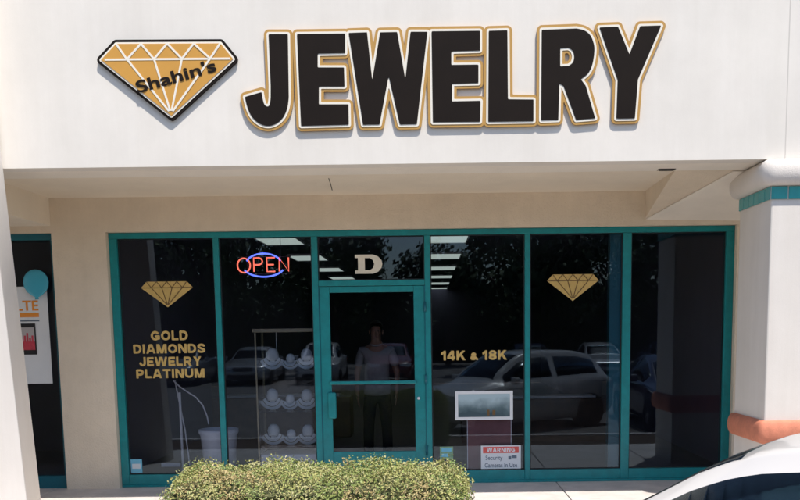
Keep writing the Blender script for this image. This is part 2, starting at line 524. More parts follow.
# right hand pillar: square shaft, rounded head moulding, tile band and painted belt
def ring_sweep(x0, x1, y0, y1, prof):
    """closed sweep of prof (out, z) round a rectangle, with rounded corners"""
    bm = bmesh.new()
    path = []
    for cx, cy, a0 in ((x0, y0, 180), (x1, y0, 270), (x1, y1, 0), (x0, y1, 90)):
        for k in range(7):
            a = R(a0 + 90 * k / 6)
            path.append((cx, cy, math.cos(a), math.sin(a)))
    rings = [[bm.verts.new((cx + o * ux, cy + o * uy, z)) for o, z in prof] for cx, cy, ux, uy in path]
    for a, b in zip(rings, rings[1:] + rings[:1]):
        for k in range(len(prof) - 1):
            bm.faces.new((a[k], a[k + 1], b[k + 1], b[k]))
    return bm
PX0, PX1, PY0, PY1 = 3.22, 4.35, -2.045, -1.18
pil = empty('stucco_pillar', (3.8, -1.6, 0), label='square white stucco pillar with teal tile band and red belt on the right', cat='pillar')
def pch(o):
    o.parent = pil
    o.matrix_parent_inverse = Matrix.Translation((-3.8, 1.6, 0))
    return o
pch(boxes('shaft', [(PX0, PX1, PY0, PY1, 0.0, 3.36)], M['pillar'], bev=0.015))
half = [(0.0, 3.135)] + [(0.035 + 0.075 * math.sin(R(180 * k / 12)), 3.255 - 0.12 * math.cos(R(180 * k / 12))) for k in range(13)] + [(0.0, 3.375)]
pch(from_bm('capital', ring_sweep(PX0, PX1, PY0, PY1, half), M['cap'], smooth=True))
belt = [(0.0, 0.695)] + [(0.012 + 0.055 * math.sin(R(180 * k / 12)), 0.81 - 0.112 * math.cos(R(180 * k / 12))) for k in range(13)] + [(0.0, 0.925)]
pch(from_bm('belt', ring_sweep(PX0, PX1, PY0, PY1, belt), M['terra'], smooth=True))
bm = bmesh.new()
n = 7
w = (PX1 - PX0 + .02) / n
for k in range(n):
    for ya, yb in ((PY0 - .013, PY0 - .001), (PY1 + .001, PY1 + .013)):
        add_box(bm, PX0 - .01 + k * w + .006, PX0 - .01 + (k + 1) * w - .006, ya, yb, 3.012, 3.128, bev=.003)
n = 6
w = (PY1 - PY0) / n
for k in range(n):
    for xa, xb in ((PX0 - .013, PX0 - .001), (PX1 + .001, PX1 + .013)):
        add_box(bm, xa, xb, PY0 + k * w + .004, PY0 + (k + 1) * w - .004, 3.012, 3.128, bev=.003)
tb = pch(from_bm('tile_band', bm, M['tile']))
g = boxes('grout', [(PX0 - .006, PX1 + .006, PY0 - .006, PY0 - .0005, 3.006, 3.134), (PX0 - .006, PX0 - .0005, PY0, PY1, 3.006, 3.134)], M['grout'])
g.parent = tb

# made-up left hand pier with a sloping side, standing in for a monitor bezel
PB, PT = -3.808, -3.968
f0 = [(-6.4, 0), (PB, 0.0), (PT, 3.45), (-4.12, 6.5), (-6.4, 6.5)]
lp = empty('bezel_pier', (-4.8, -2.2, 0), label='made-up white pier in place of a monitor bezel, sloping edge at the far left', cat='pillar')
me = stand(curve_mesh(poly_curve([[(x + 4.8, z) for x, z in f0]], 0.14, 0.008)), 0.0)
link('shaft', me, M['pillar'], lp)

# ------------------------------------------------------------------ shop front
sf = empty('glass_storefront', (0, 0, 0), label='wide teal framed glass shop front with a door in the middle', cat='shop front')
T = M['teal']
YF, YB = 0.0, 0.11
boxes('frame', [(-3.73, 3.57, YF, YB, 2.935, 3.0), (-3.73, 3.57, YF, YB, 0.0, 0.03)], T, sf, bev=0.004)
for a, b in ((-3.73, -3.64), (-2.52, -2.455), (-1.375, -1.303), (-0.055, 0.012), (1.12, 1.182), (2.27, 2.368), (3.475, 3.57)):
    boxes('mullion', [(a, b, YF + .002, YB - .002, 0.031, 2.934)], T, sf, bev=0.005)
for a, b in ((-3.639, -2.521), (-2.454, -1.376), (0.013, 1.119), (1.183, 2.269), (2.369, 3.474)):
    boxes('sill', [(a, b, YF + .004, YB - .004, 0.031, 0.15)], T, sf, bev=0.004)
    boxes('window', [(a, b, 0.05, 0.056, 0.151, 2.934)], M['glass'], sf)
def gasket(a, b, z0, z1, parent):
    w = .012
    boxes('gasket', [(a, b, .040, .0485, z1 - w, z1), (a, b, .040, .0485, z0, z0 + w), (a, a + w, .0405, .048, z0 + w, z1 - w), (b - w, b, .0405, .048, z0 + w, z1 - w)], M['black_plastic'], parent)
for a, b in ((-3.639, -2.521), (-2.454, -1.376), (0.013, 1.119), (1.183, 2.269), (2.369, 3.474)):
    gasket(a, b, .151, 2.934, sf)
gasket(-1.302, -.056, 2.426, 2.934, sf)
boxes('transom_bar', [(-1.302, -0.056, YF + .004, YB - .004, 2.36, 2.425)], T, sf, bev=0.004)
boxes('window', [(-1.302, -0.056, 0.05, 0.056, 2.426, 2.934)], M['glass'], sf)
boxes('inner_post', [(2.13, 2.262, 0.07, 0.2, 0.16, 2.93)], M['teal_dark'], sf)
dr = boxes('door', [(-1.298, -1.178, 0.012, 0.058, 0.035, 2.355), (-0.188, -0.060, 0.012, 0.058, 0.035, 2.355),
                    (-1.177, -0.189, 0.012, 0.058, 2.285, 2.355), (-1.177, -0.189, 0.012, 0.058, 0.035, 0.395)], T, sf, bev=0.004)
boxes('door_glass', [(-1.177, -0.189, 0.032, 0.038, 0.396, 2.284)], M['glass'], dr)
boxes('push_bar', [(-1.20, -0.165, -0.02, 0.010, 1.205, 1.245)], T, dr, bev=0.01)
boxes('pull_handle', [(-1.225, -1.125, -0.035, 0.010, 0.80, 1.115)], T, dr, bev=0.022)
for z in (.35, 1.2, 2.05):
    from_bm('hinge', lathe_bm([(0, 0), (.014, 0), (.014, .11), (0, .11)], 14), M['teal_dark'], dr, smooth=True).location = (-.056, -.006, z)
boxes('threshold', [(-1.302, -.056, -.03, .10, .003, .030)], M['white_metal'], sf, bev=.004)
lk = from_bm('lock', lathe_bm([(0, .014), (.012, .014), (.018, .006), (.018, 0), (0, 0)], 16), M['white_metal'], dr, smooth=True)
lk.rotation_euler = (R(90), 0, 0)
lk.location = (-0.145, 0.011, 1.03)
for a in (-1.305, -0.061):
    boxes('seam', [(a, a + .008, 0.0, 0.009, 0.04, 2.357)], M['teal_dark'], dr)

nf = empty('glass_storefront', (-5.18, 0, 0), label='narrow dark teal framed shop window left of the pier', cat='shop front')
def nch(name, bl, m):
    return boxes(name, [(a + 5.2, b + 5.2, c, d, e, f) for a, b, c, d, e, f in bl], m, nf, bev=0.004)
nch('frame', [(-6.2, -4.36, YF, YB, 2.93, 3.0), (-6.2, -4.36, YF, YB, 0.0, 0.15), (-4.43, -4.36, YF + .002, YB - .002, .151, 2.929),
              (-6.2, -6.12, YF + .002, YB - .002, .151, 2.929)], M['teal_dark'])
boxes('window', [(-0.919, 0.769, 0.05, 0.056, 0.151, 2.929)], M['glass'], nf)

# ------------------------------------------------------------------ lettering over the shop
LET = [
('J', [(-1.440, 4.537), (-1.268, 4.535), (-1.277, 3.983), (-1.291, 3.898), (-1.324, 3.821), (-1.381, 3.761), (-1.454, 3.732), (-1.520, 3.738), (-1.580, 3.771), (-1.630, 3.830), (-1.660, 3.908), (-1.677, 3.988), (-1.526, 4.028), (-1.518, 3.970), (-1.503, 3.919), (-1.476, 3.900), (-1.453, 3.916), (-1.440, 3.980), (-1.436, 4.091)]),
('E', [(-1.180, 4.534), (-0.743, 4.534), (-0.747, 4.367), (-0.999, 4.365), (-1.003, 4.239), (-0.761, 4.236), (-0.760, 4.072), (-0.996, 4.075), (-1.001, 3.913), (-0.728, 3.910), (-0.729, 3.732), (-1.167, 3.726)]),
('W', [(-0.707, 4.539), (-0.543, 4.543), (-0.503, 4.112), (-0.420, 4.541), (-0.267, 4.542), (-0.197, 4.113), (-0.141, 4.543), (0.010, 4.541), (-0.098, 3.730), (-0.253, 3.729), (-0.350, 4.168), (-0.444, 3.731), (-0.594, 3.730)]),
('E', [(0.052, 4.544), (0.491, 4.544), (0.490, 4.375), (0.227, 4.370), (0.226, 4.247), (0.475, 4.247), (0.474, 4.088), (0.230, 4.085), (0.228, 3.925), (0.493, 3.927), (0.486, 3.744), (0.054, 3.744)]),
('L', [(0.576, 4.543), (0.742, 4.546), (0.746, 3.938), (0.982, 3.933), (0.982, 3.744), (0.567, 3.743)]),
('R', [(1.061, 4.545), (1.374, 4.553), (1.442, 4.538), (1.494, 4.502), (1.526, 4.445), (1.541, 4.368), (1.525, 4.246), (1.486, 4.164), (1.417, 4.109), (1.464, 4.048), (1.553, 3.762), (1.380, 3.750), (1.263, 4.051), (1.220, 4.076), (1.212, 3.752), (1.057, 3.749)]),
('Y', [(1.590, 4.561), (1.756, 4.565), (1.865, 4.318), (1.961, 4.568), (2.149, 4.571), (1.945, 4.103), (1.922, 3.758), (1.754, 3.757), (1.762, 4.100)]),
]
def smooth(p, i0, i1, n=5):
    out = []
    for i in range(len(p)):
        out.append(p[i])
        if i0 <= i < i1:
            a, b, c, d = p[max(i - 1, i0)], p[i], p[i + 1], p[min(i + 2, i1)]
            for k in range(1, n):
                t = k / n
                out.append(tuple(.5 * (2 * b[j] + (c[j] - a[j]) * t + (2 * a[j] - 5 * b[j] + 4 * c[j] - d[j]) * t * t + (3 * b[j] - a[j] - 3 * c[j] + d[j]) * t ** 3) for j in (0, 1)))
    return out
LET[0] = ('J', smooth(smooth(LET[0][1], 12, 17), 2, 11))
LET[5] = ('R', smooth(LET[5][1], 1, 8))
COUNTER = [(1.227, 4.386), (1.304, 4.390), (1.341, 4.365), (1.359, 4.316), (1.347, 4.259), (1.308, 4.226), (1.227, 4.222)]
sign = empty('shop_sign', (0.2, -2.03, 3.7), label='large black channel letters edged in cream and gold across the white fascia', cat='shop sign')
SI = Matrix.Translation((-0.2, 2.03, -3.7))
for k, (ch, p) in enumerate(LET):
    polys = [p] + ([smooth(COUNTER, 1, 5)] if ch == 'R' else [])
    dz = 0.0025 * (k % 2)
    face = flat('letter', grow(polys, 0.002), -2.064 - dz, 0.006, M['black_face'], sign)
    face.matrix_parent_inverse = SI
    tag(face, 'black letter %s' % ch)
    inner = flat('inner_border', grow(polys, 0.022), -2.060 - dz, 0.006, M['white_edge'], face)
    outer = flat('outer_border', grow(polys, 0.046), -2.0555 - dz, 0.019, M['gold_edge'], face)

DIA = [(-2.838, 4.467), (-1.885, 4.461), (-1.774, 4.323), (-2.364, 3.828), (-2.983, 4.329)]
ds = empty('diamond_sign', (-2.37, -2.03, 3.8), label='gold faceted diamond shaped sign with black rim and a name across it', cat='shop sign')
DI = Matrix.Translation((2.37, 2.03, -3.8))
def dch(o):
    o.parent = ds
    o.matrix_parent_inverse = DI
    return o
dch(flat('facets', [DIA], -2.072, 0.010, M['gold_sign']))
dch(flat('inner_border', grow([DIA], 0.016), -2.067, 0.010, M['white_edge']))
dch(flat('outer_border', grow([DIA], 0.040), -2.062, 0.024, M['black_face']))
TOPS = [(-2.838, 4.467), (-2.610, 4.465), (-2.370, 4.464), (-2.127, 4.462), (-1.885, 4.461)]
GIR = [(-2.745, 4.331), (-2.497, 4.330), (-2.241, 4.329), (-1.982, 4.328)]
def strip(a, b, w):
    dx, dy = b[0] - a[0], b[1] - a[1]
    l = math.hypot(dx, dy)
    nx, ny = -dy / l * w / 2, dx / l * w / 2
    return [(a[0] + nx, a[1] + ny), (a[0] - nx, a[1] - ny), (b[0] - nx, b[1] - ny), (b[0] + nx, b[1] + ny)]
def facet_lines(name, y, w, m, tops, gir, left, right, tip):
    bm = bmesh.new()
    segs = [(left, right)]
    for k in range(4):
        segs += [(tops[k], gir[k]), (gir[k], tops[k + 1])]
        t = (tip[0] + (gir[k][0] - tip[0]) * .05, tip[1] + (gir[k][1] - tip[1]) * .05)
        segs.append((gir[k], t))
    for i, (a, b) in enumerate(segs):
        q = strip(a, b, w)
        yy = y - 0.0002 * i
        vs = [bm.verts.new((x, yy, z)) for x, z in q] + [bm.verts.new((x, y + .003, z)) for x, z in q]
        for f in ((0, 1, 2, 3), (7, 6, 5, 4), (0, 4, 5, 1), (1, 5, 6, 2), (2, 6, 7, 3), (3, 7, 4, 0)):
            bm.faces.new([vs[j] for j in f])
    return from_bm(name, bm, m)
dch(facet_lines('facet_lines', -2.075, 0.018, M['white_edge'], TOPS, GIR, (-2.95, 4.329), (-1.80, 4.326), (-2.364, 3.845)))
dch(text('lettering', "Shahin's", -2.685, -1.925, 4.120, 4.235, -2.0775, M['black_face'], thick=0.002, offset=0.022, rot=R(14.5)))

# ------------------------------------------------------------------ vinyl on the glass
def diamond_decal(cx, z0, z1, w, label):
    t = empty('diamond_decal', (cx, 0.046, z0), label=label, cat='decal', group='gold diamond decals on the glass')
    h = z1 - z0
    L, Rr = (-w / 2, h * .76), (w / 2, h * .76)
    tops = [(-w * .39 + w * .78 * k / 4, h) for k in range(5)]
    gir = [(-w * .30 + w * .60 * k / 3, h * .76) for k in range(4)]
    flat('facets', [[tops[0], tops[-1], Rr, (0, 0), L]], 0.0, 0.002, M['decal_gold'], t)
    o = facet_lines('facet_lines', -0.002, 0.009, M['decal_line'], tops, gir, L, Rr, (0, .02))
    o.parent = t
    return t
diamond_decal(-3.09, 2.14, 2.44, 0.61, 'gold diamond decal on the left window, above four lines of gold words')
diamond_decal(1.69, 2.155, 2.465, 0.61, 'gold diamond decal alone on the window right of the warning notice')
t = empty('window_lettering', (-3.09, 0.046, 1.3), label='four stacked lines of gold capital letters on the left window', cat='window lettering')
for s, a, b, z0, z1 in (('GOLD', -3.31, -2.87, 1.752, 1.866), ('DIAMONDS', -3.525, -2.67, 1.600, 1.710), ('JEWELRY', -3.46, -2.72, 1.449, 1.559), ('PLATINUM', -3.505, -2.69, 1.306, 1.416)):
    stroke_text('word', s, a + 3.09, b + 3.09, z0 - 1.3, z1 - 1.3, 0.0, M['decal_gold'], t)
t = empty('window_lettering', (0.52, 0.046, 1.47), label='single line of gold figures and letters right of the door', cat='window lettering')
stroke_text('word', '14K & 18K', -0.392, 0.396, 0.004, 0.118, 0.0, M['decal_gold'], t)
Dp = [(-.16, .0), (.05, .0), (.11, .022), (.15, .065), (.16, .11), (.15, .155), (.11, .198), (.05, .22), (-.16, .22), (-.16, .182), (-.125, .182), (-.125, .038), (-.16, .038)]
Dh = [(-.045, .04), (.015, .04), (.05, .065), (.065, .11), (.05, .155), (.015, .18), (-.045, .18)]
o = flat('unit_letter', [Dp, Dh], 0, 0.002, M['decal_cream'])
o.location = (-0.71, 0.047, 2.502)
tag(o, 'cream slab serif letter D on the glass above the door', 'decal')

# neon sign
t = empty('neon_sign', (-1.955, 0.12, 2.62), label='lit red and blue neon open sign hanging inside the window', cat='neon sign')
def loopell(cx, cz, a, b, n=40, a0=0, a1=360):
    return [(cx + a * math.cos(R(a0 + (a1 - a0) * k / n)), 0, cz + b * math.sin(R(a0 + (a1 - a0) * k / n))) for k in range(n + 1)]
tubes('oval_tube', [loopell(0, 0, .215, .135, 30, 22, 158), loopell(0, 0, .25, .135, 30, 205, 335)], 0.0095, M['neon_blue'], t)
zt, zb = .085, -.075
tubes('letter_tube', [loopell(-.235, 0.0, .075, .083)], 0.0085, M['neon_red'], t)
tubes('letter_tube', [[(-.115, -.01, zb), (-.115, -.01, zt), (-.05, -.01, zt), (-.022, -.01, .07), (-.012, -.01, .045), (-.022, -.01, .02), (-.05, -.01, .005), (-.115, -.01, .005)]], 0.0085, M['neon_red'], t)
tubes('letter_tube', [[(.135, -.01, zt), (.04, -.01, zt), (.04, -.01, zb), (.135, -.01, zb)], [(.04, -.01, .005), (.12, -.01, .005)]], 0.0085, M['neon_red'], t)
tubes('letter_tube', [[(.185, -.01, zb), (.185, -.01, zt), (.295, -.01, zb), (.295, -.01, zt)]], 0.0085, M['neon_red'], t)
tubes('mounting_frame', [[(-.3, .03, .10), (.32, .03, .10)], [(-.3, .03, -.10), (.32, .03, -.10)], [(-.2, .03, .1), (-.2, .03, -.1)], [(.2, .03, .1), (.2, .03, -.1)]], 0.006, M['black_plastic'], t)
for a in (-.2, .2):
    tubes('hanging_chain', [[(a, .03, .1), (a, .03, .64)]], 0.003, M['black_plastic'], t)

# papers in the windows
t = empty('framed_picture', (0.635, 0.026, 0.76), label='white framed landscape picture on the window under the gold figures', cat='picture')
boxes('picture_frame', [(-.345, .345, 0, .02, .31, .345), (-.345, .345, 0, .02, 0, .035), (-.345, -.31, 0, .02, .0355, .3095), (.31, .345, 0, .02, .0355, .3095)], M['paper'], t)
pm = bpy.data.materials.new('landscape_print')
pm.use_nodes = True
nt = pm.node_tree
b = nt.nodes['Principled BSDF']
b.inputs['Roughness'].default_value = 0.7
tc = nt.nodes.new('ShaderNodeTexCoord')
sp = nt.nodes.new('ShaderNodeSeparateXYZ')
nz = nt.nodes.new('ShaderNodeTexNoise')
nz.inputs['Scale'].default_value = 6
nz.inputs['Detail'].default_value = 5
ad = nt.nodes.new('ShaderNodeMath')
ad.operation = 'MULTIPLY_ADD'
ad.inputs[1].default_value = 0.22
rp = nt.nodes.new('ShaderNodeValToRGB')
e = rp.color_ramp.elements
e[0].position, e[0].color = 0.18, (0.05, 0.09, 0.11, 1)
e[1].position, e[1].color = 0.36, (0.42, 0.55, 0.60, 1)
x = e.new(0.24)
x.color = (0.10, 0.16, 0.18, 1)
nt.links.new(tc.outputs['Object'], sp.inputs[0])
nt.links.new(tc.outputs['Object'], nz.inputs['Vector'])
nt.links.new(nz.outputs['Fac'], ad.inputs[0])
nt.links.new(sp.outputs['Z'], ad.inputs[2])
nt.links.new(ad.outputs[0], rp.inputs['Fac'])
nt.links.new(rp.outputs['Color'], b.inputs['Base Color'])
boxes('print', [(-.309, .309, 0.008, .016, .036, .309)], pm, t)
for b_ in ((.035, .065, 0.004, .0075, .05, .12), (.10, .135, 0.004, .0075, .055, .115)):
    boxes('figure', [b_], M['decal_line'], t)
o = boxes('poster', [(-.26, .26, 0, .008, 0, .64)], M['paper_pink'])
o.location = (0.70, 0.10, 0.14)
tag(o, 'dull red paper poster behind the white framed picture', 'poster')
for a in (-.268, .2605):
    boxes('poster_edge', [(a, a + .0075, -.003, .01, 0, .64)], M['paper'], o)
t = empty('warning_notice', (0.835, 0.040, 0.15), label='white notice with red heading low in the window beside the mullion', cat='notice')
boxes('sheet', [(-.24, .24, 0, .004, 0, .295)], M['paper'], t)
boxes('heading_band', [(-.215, .215, -.003, -.0005, .205, .28)], M['paper_red'], t)
GL_ = stroke_text('heading', 'WARNING', -.17, .17, .218, .268, -.005, M['paper'], t, d=.105)
text('line', 'Security', -.185, .02, .105, .175, -.002, M['ink'], t, offset=0.012)
text('line', 'Cameras In Use', -.195, .195, .03, .085, -.002, M['ink'], t, offset=0.012)
boxes('camera_symbol', [(.09, .125, -.002, -.0005, .125, .165), (.13, .19, -.002, -.0005, .14, .175)], M['ink'], t)
t = empty('window_sticker', (0.18, 0.043, 0.285), label='small green sticker in the bottom corner of the window beside the door', cat='sticker')
boxes('sheet', [(-.08, .08, 0, .003, 0, .155)], M['sticker_green'], t)
boxes('print', [(-.06, .06, -.002, -.0005, .095, .135), (-.06, .02, -.002, -.0005, .03, .07)], M['sticker_blue'], t)
t = empty('window_sticker', (-3.565, 0.043, 0.17), label='small pale blue sticker in the bottom left corner of the left window', cat='sticker')
boxes('sheet', [(-.065, .075, 0, .003, 0, .165)], M['sticker_blue'], t)
boxes('print', [(-.045, .055, -.002, -.0005, .05, .11)], M['paper'], t)
# neighbour's poster and balloon
t = empty('phone_poster', (-4.86, 0.036, 1.26), label='white phone poster with orange letters in the far left window', cat='poster')
boxes('sheet', [(-.36, .36, 0, .006, 0, 1.14)], M['paper'], t)
text('heading', '4G LTE', -.28, .25, .86, .98, -.003, M['orange'], t, offset=0.02)
boxes('subheading', [(-.2, .25, -.003, -.0005, .785, .835)], M['orange'], t)
boxes('small_print', [(-.2, .25, -.003, -.0005, .735, .752)], M['ink'], t)
boxes('small_print', [(-.2, .0, -.003, -.0005, .13, .15)], M['paper_pink'], t)
ph = boxes('phone', [(.005, .20, -.008, -.0005, .345, .71)], M['phone'], t, bev=0.003)
boxes('screen', [(.02, .185, -.0105, -.0085, .50, .665)], M['screen_top'], ph)
boxes('screen', [(.02, .185, -.0105, -.0085, .40, .499)], M['screen_red'], ph)
bars = [(.03 + .03 * k, .052 + .03 * k, -.012, -.0108, .46, .54 + .03 * (k % 3)) for k in range(5)]
boxes('screen_bars', bars, M['screen_red'], ph)
bm = lathe_bm([(0, .155), (.05, .148), (.10, .12), (.137, .07), (.15, .01), (.142, -.05), (.11, -.105), (.06, -.145), (.018, -.168), (.025, -.19), (0, -.185)], 28)
for v in bm.verts: v.co.y *= 0.22
o = from_bm('balloon', bm, M['balloon'], smooth=True)
o.location = (-4.60, -0.012, 2.44)
tag(o, 'round blue balloon in the far left window over the phone poster', 'balloon')

# ------------------------------------------------------------------ inside the shop
def troffer(x, y, label):
    t = empty('ceiling_light', (x, y, 3.259), label=label, cat='ceiling light', group='fluorescent ceiling panels inside the shop')
    boxes('light_frame', [(-.32, .32, -.62, -.60, -.035, 0), (-.32, .32, .60, .62, -.035, 0), (-.32, -.30, -.599, .599, -.035, 0), (.30, .32, -.599, .599, -.035, 0)], M['white_metal'], t)
    boxes('diffuser', [(-.299, .299, -.599, .599, -.025, -.005)], M['troffer'], t)
    return t
ORD = ['nearest', 'second', 'third', 'fourth', 'fifth', 'sixth']
t0 = troffer(0.29, 3.5, 'nearest ceiling light panel back from the glass, in the row right of the door')
spots = [(0.29, 3.5 + 3.3 * k, 'right of the door', ORD[k]) for k in range(1, 6)] + [(-2.3, 3.5 + 3.3 * k, 'left of the door', ORD[k]) for k in range(5)]
for x, y, side, o_ in spots:
    c = copy_tree(t0)
    c.location = (x, y, 3.259)
    c['label'] = '%s ceiling light panel back from the glass, in the row %s' % (o_, side)

case = empty('display_case', (-1.75, 0.48, 0), label='tall glass display case with brass edges left of the door', cat='display case')
posts = [(a, a + .018, b, b + .018, 0, 1.83) for a in (-.37, .352) for b in (-.25, .232)]
boxes('post', [posts[0]], M['brass'], case)
for p in posts[1:]: boxes('post', [p], M['brass'], case)
boxes('top', [(-.39, .39, -.27, .27, 1.831, 1.875)], M['brass'], case, bev=.005)
boxes('base', [(-.344, .344, -.224, .224, 0.0, 0.34)], M['white_metal'], case)
for z in (0.42, 0.86, 1.36):
    boxes('shelf', [(-.344, .344, -.224, .224, z, z + .012)], M['clear'], case)
boxes('pane', [(-.344, .344, -.232, -.228, .345, 1.83)], M['clear'], case)
boxes('pane', [(-.362, -.357, -.224, .224, .345, 1.83)], M['clear'], case)
boxes('tag', [(-.15, -.14, -.01, 0, 1.55, 1.83)], M['white_metal'], case)
def neck_bust(loc, s, label, grp):
    t = empty('necklace_bust', loc, label=label, cat='necklace bust', group=grp)
    # a crescent shaped shoulder board behind a round neck form
    n = 24
    out = [(s * .125 * math.cos(R(200 + 140 * k / n)), s * (.135 + .125 * math.sin(R(200 + 140 * k / n)))) for k in range(n + 1)]
    inn = [(s * .075 * math.cos(R(340 - 140 * k / n)), s * (.150 + .075 * math.sin(R(340 - 140 * k / n)))) for k in range(n + 1)]
    crescent = [(x * 1.05, y) for x, y in out] + inn
    o = link('shoulder_board', stand(curve_mesh(poly_curve([crescent], .012, .006)), 0.0), M['bust'], t)
    bm = lathe_bm([(0, 0), (.05 * s, 0), (.062 * s, .02 * s), (.066 * s, .06 * s), (.055 * s, .10 * s), (.030 * s, .125 * s), (0, .13 * s)], 20)
    o = from_bm('neck_form', bm, M['bust'], t, smooth=True)
    o.location = (0, .035, .10 * s)
    bm = bmesh.new()
    tubes('necklace', [[(s * .10 * math.cos(R(195 + 150 * k / 20)), -.022, s * (.145 + .105 * math.sin(R(195 + 150 * k / 20)))) for k in range(21)]], 0.004, M['brass'], t)
    boxes('stand', [(-.03, .03, .012, .06, 0, .10 * s)], M['bust'], t)
    return t
shelves = [(1.373, 'top', (-.20, .02, .22)), (0.873, 'middle', (-.22, .0, .21)), (0.433, 'lowest', (-.22, .0, .21))]
for z, nm, xs_ in shelves:
    for x, pn, s in zip(xs_, ('left', 'middle', 'right'), (1.15, .85, 1.1)):
        neck_bust((-1.75 + x, 0.45, z), s, 'white necklace bust, %s one on the %s shelf of the glass case' % (pn, nm), 'white necklace busts in the glass case')
bm = lathe_bm([(0, 0), (.17, 0), (.185, .02), (.225, .56), (.245, .60), (.245, .64), (.225, .645), (.215, .60), (0, .58)], 32)
o = from_bm('planter_pot', bm, M['pot'], smooth=True)
o.location = (-2.66, 0.5, 0)
tag(o, 'pale tapered planter pot on the floor between two left windows', 'pot')
t = empty('display_stand', (-3.0, 0.55, 0), label='white metal display stand with a curved arm behind gold lettering', cat='display stand')
tubes('pole', [[(-.14, 0, 0.02), (-.14, 0, 1.10)]], .016, M['white_metal'], t)
tubes('brace', [[(-.20, .03, 1.25), (-.10, .03, .62), (-.05, .03, .02)]], .009, M['white_metal'], t)
tubes('curved_arm', [[(-.20, -.03, 1.25), (-.12, -.03, 1.17), (-.02, -.03, 1.10), (.07, -.03, 1.04), (.15, -.03, .94), (.20, -.03, .80), (.215, -.03, .70)]], .009, M['white_metal'], t)
boxes('base', [(-.40, -.06, -.06, .06, 0, .02)], M['white_metal'], t, bev=.004)
boxes('foot_plate', [(-.40, -.16, -.05, -.02, .17, .215)], M['white_metal'], t, bev=.004)
for i, (x, y, lb) in enumerate(((1.7, 4.2, 'dark wooden showcase counter inside on the right'), (-2.6, 5.2, 'dark wooden showcase counter inside on the left'))):
    t = empty('showcase_counter', (x, y, 0), label=lb, cat='counter', group='showcase counters inside the shop')
    boxes('cabinet', [(-1.2, 1.2, -.3, .3, 0, .70)], M['wood'], t, bev=.01)
    boxes('glass_box', [(-1.2, 1.2, -.3, .3, .703, 1.0)], M['clear'], t)
    boxes('tray', [(-1.0, 1.0, -.2, .2, .71, .74)], M['bust'], t)

# ------------------------------------------------------------------ person behind the door
def skin_obj(name, verts, edges, radii, m, parent=None, root=0, sub=2):
    me = bpy.data.meshes.new(name)
    me.from_pydata(verts, edges, [])
    o = link(name, me, m, parent)
    md = o.modifiers.new('Skin', 'SKIN')
    md.use_smooth_shade = True
    sv = me.skin_vertices[0].data
    for i, r in enumerate(radii):
        sv[i].radius = r if isinstance(r, tuple) else (r, r)
        sv[i].use_root = (i == root)
    o.modifiers.new('Subdivision', 'SUBSURF').levels = sub
    o.modifiers['Subdivision'].render_levels = sub
    return o
class Chain:
    def __init__(s): s.v, s.e, s.r = [], [], []
    def add(s, co, r, prev=None):
        s.v.append(co); s.r.append(r)
        if prev is not None: s.e.append((prev, len(s.v) - 1))
        return len(s.v) - 1
person = empty('person', (-0.74, 1.75, 0), label='person in grey short sleeved shirt and dark trousers standing inside the door', cat='person')
person.scale = (1.05, 1.05, 1.05)
c = Chain()
pv = c.add((0, 0, .98), (.155, .115))
ch = c.add((0, 0, 1.16), (.15, .115), pv)
ch2 = c.add((0, 0, 1.38), (.165, .12), ch)
ck = c.add((0, .005, 1.52), (.11, .085), ch2)
nk = c.add((0, -.005, 1.60), (.058, .058), ck)
jw = c.add((0, -.02, 1.675), (.066, .075), nk)
hd = c.add((0, -.008, 1.755), (.077, .095), jw)
tp = c.add((0, 0, 1.815), (.062, .075), hd)
for s in (-1, 1):
    sh = c.add((s * .172, .0, 1.49), .054, ck)
    el = c.add((s * .262, .045, 1.22), .047, sh)
    wr = c.add((s * .258, -.05, .985), .030, el)
    pm_ = c.add((s * .255, -.068, .915), (.024, .042), wr)
    kn = c.add((s * .253, -.080, .865), (.020, .042), pm_)
    for j, (dy, ln) in enumerate(((-.034, .075), (-.012, .088), (.010, .080), (.030, .062))):
        a = c.add((s * .250, -.080 + dy, .845), .0095, kn)
        b_ = c.add((s * .243, -.088 + dy, .845 - ln * .55), .0088, a)
        c.add((s * .228, -.092 + dy, .845 - ln), .0075, b_)
    a = c.add((s * .240, -.120, .905), .011, pm_)
    c.add((s * .230, -.140, .865), .009, a)
    hp = c.add((s * .095, 0, .90), .088, pv)
    kne = c.add((s * .115, -.012, .50), .060, hp)
    an = c.add((s * .125, .015, .09), .042, kne)
    c.add((s * .135, -.10, .045), .040, an)
body = skin_obj('body', c.v, c.e, c.r, M['skin'], person)
c = Chain()
pv = c.add((0, 0, .885), (.200, .160))
pv = c.add((0, 0, .96), (.198, .158), pv)
pv = c.add((0, 0, 1.06), (.190, .148), pv)
a = c.add((0, 0, 1.16), (.172, .135), pv)
a = c.add((0, 0, 1.38), (.182, .135), a)
ck = c.add((0, .005, 1.52), (.125, .098), a)
for s in (-1, 1):
    sh = c.add((s * .180, .0, 1.495), .074, ck)
    c.add((s * .252, .03, 1.27), .064, sh)
skin_obj('shirt', c.v, c.e, c.r, M['shirt'], person)
tubes('collar', [[(.075 * math.cos(R(a)), -.01 + .07 * math.sin(R(a)), 1.575 - .02 * math.cos(R(a - 90 + 180))) for a in range(0, 361, 20)]], .014, M['shirt'], person)
c = Chain()
pw = c.add((0, 0, 1.02), (.170, .128))
px_ = c.add((0, 0, .985), (.170, .128), pw)
pv = c.add((0, 0, .93), (.166, .126), px_)
for s in (-1, 1):
    hp = c.add((s * .098, 0, .88), .103, pv)
    k_ = c.add((s * .118, -.012, .50), .078, hp)
    c.add((s * .128, .012, .10), .070, k_)
skin_obj('trousers', c.v, c.e, c.r, M['trouser'], person)
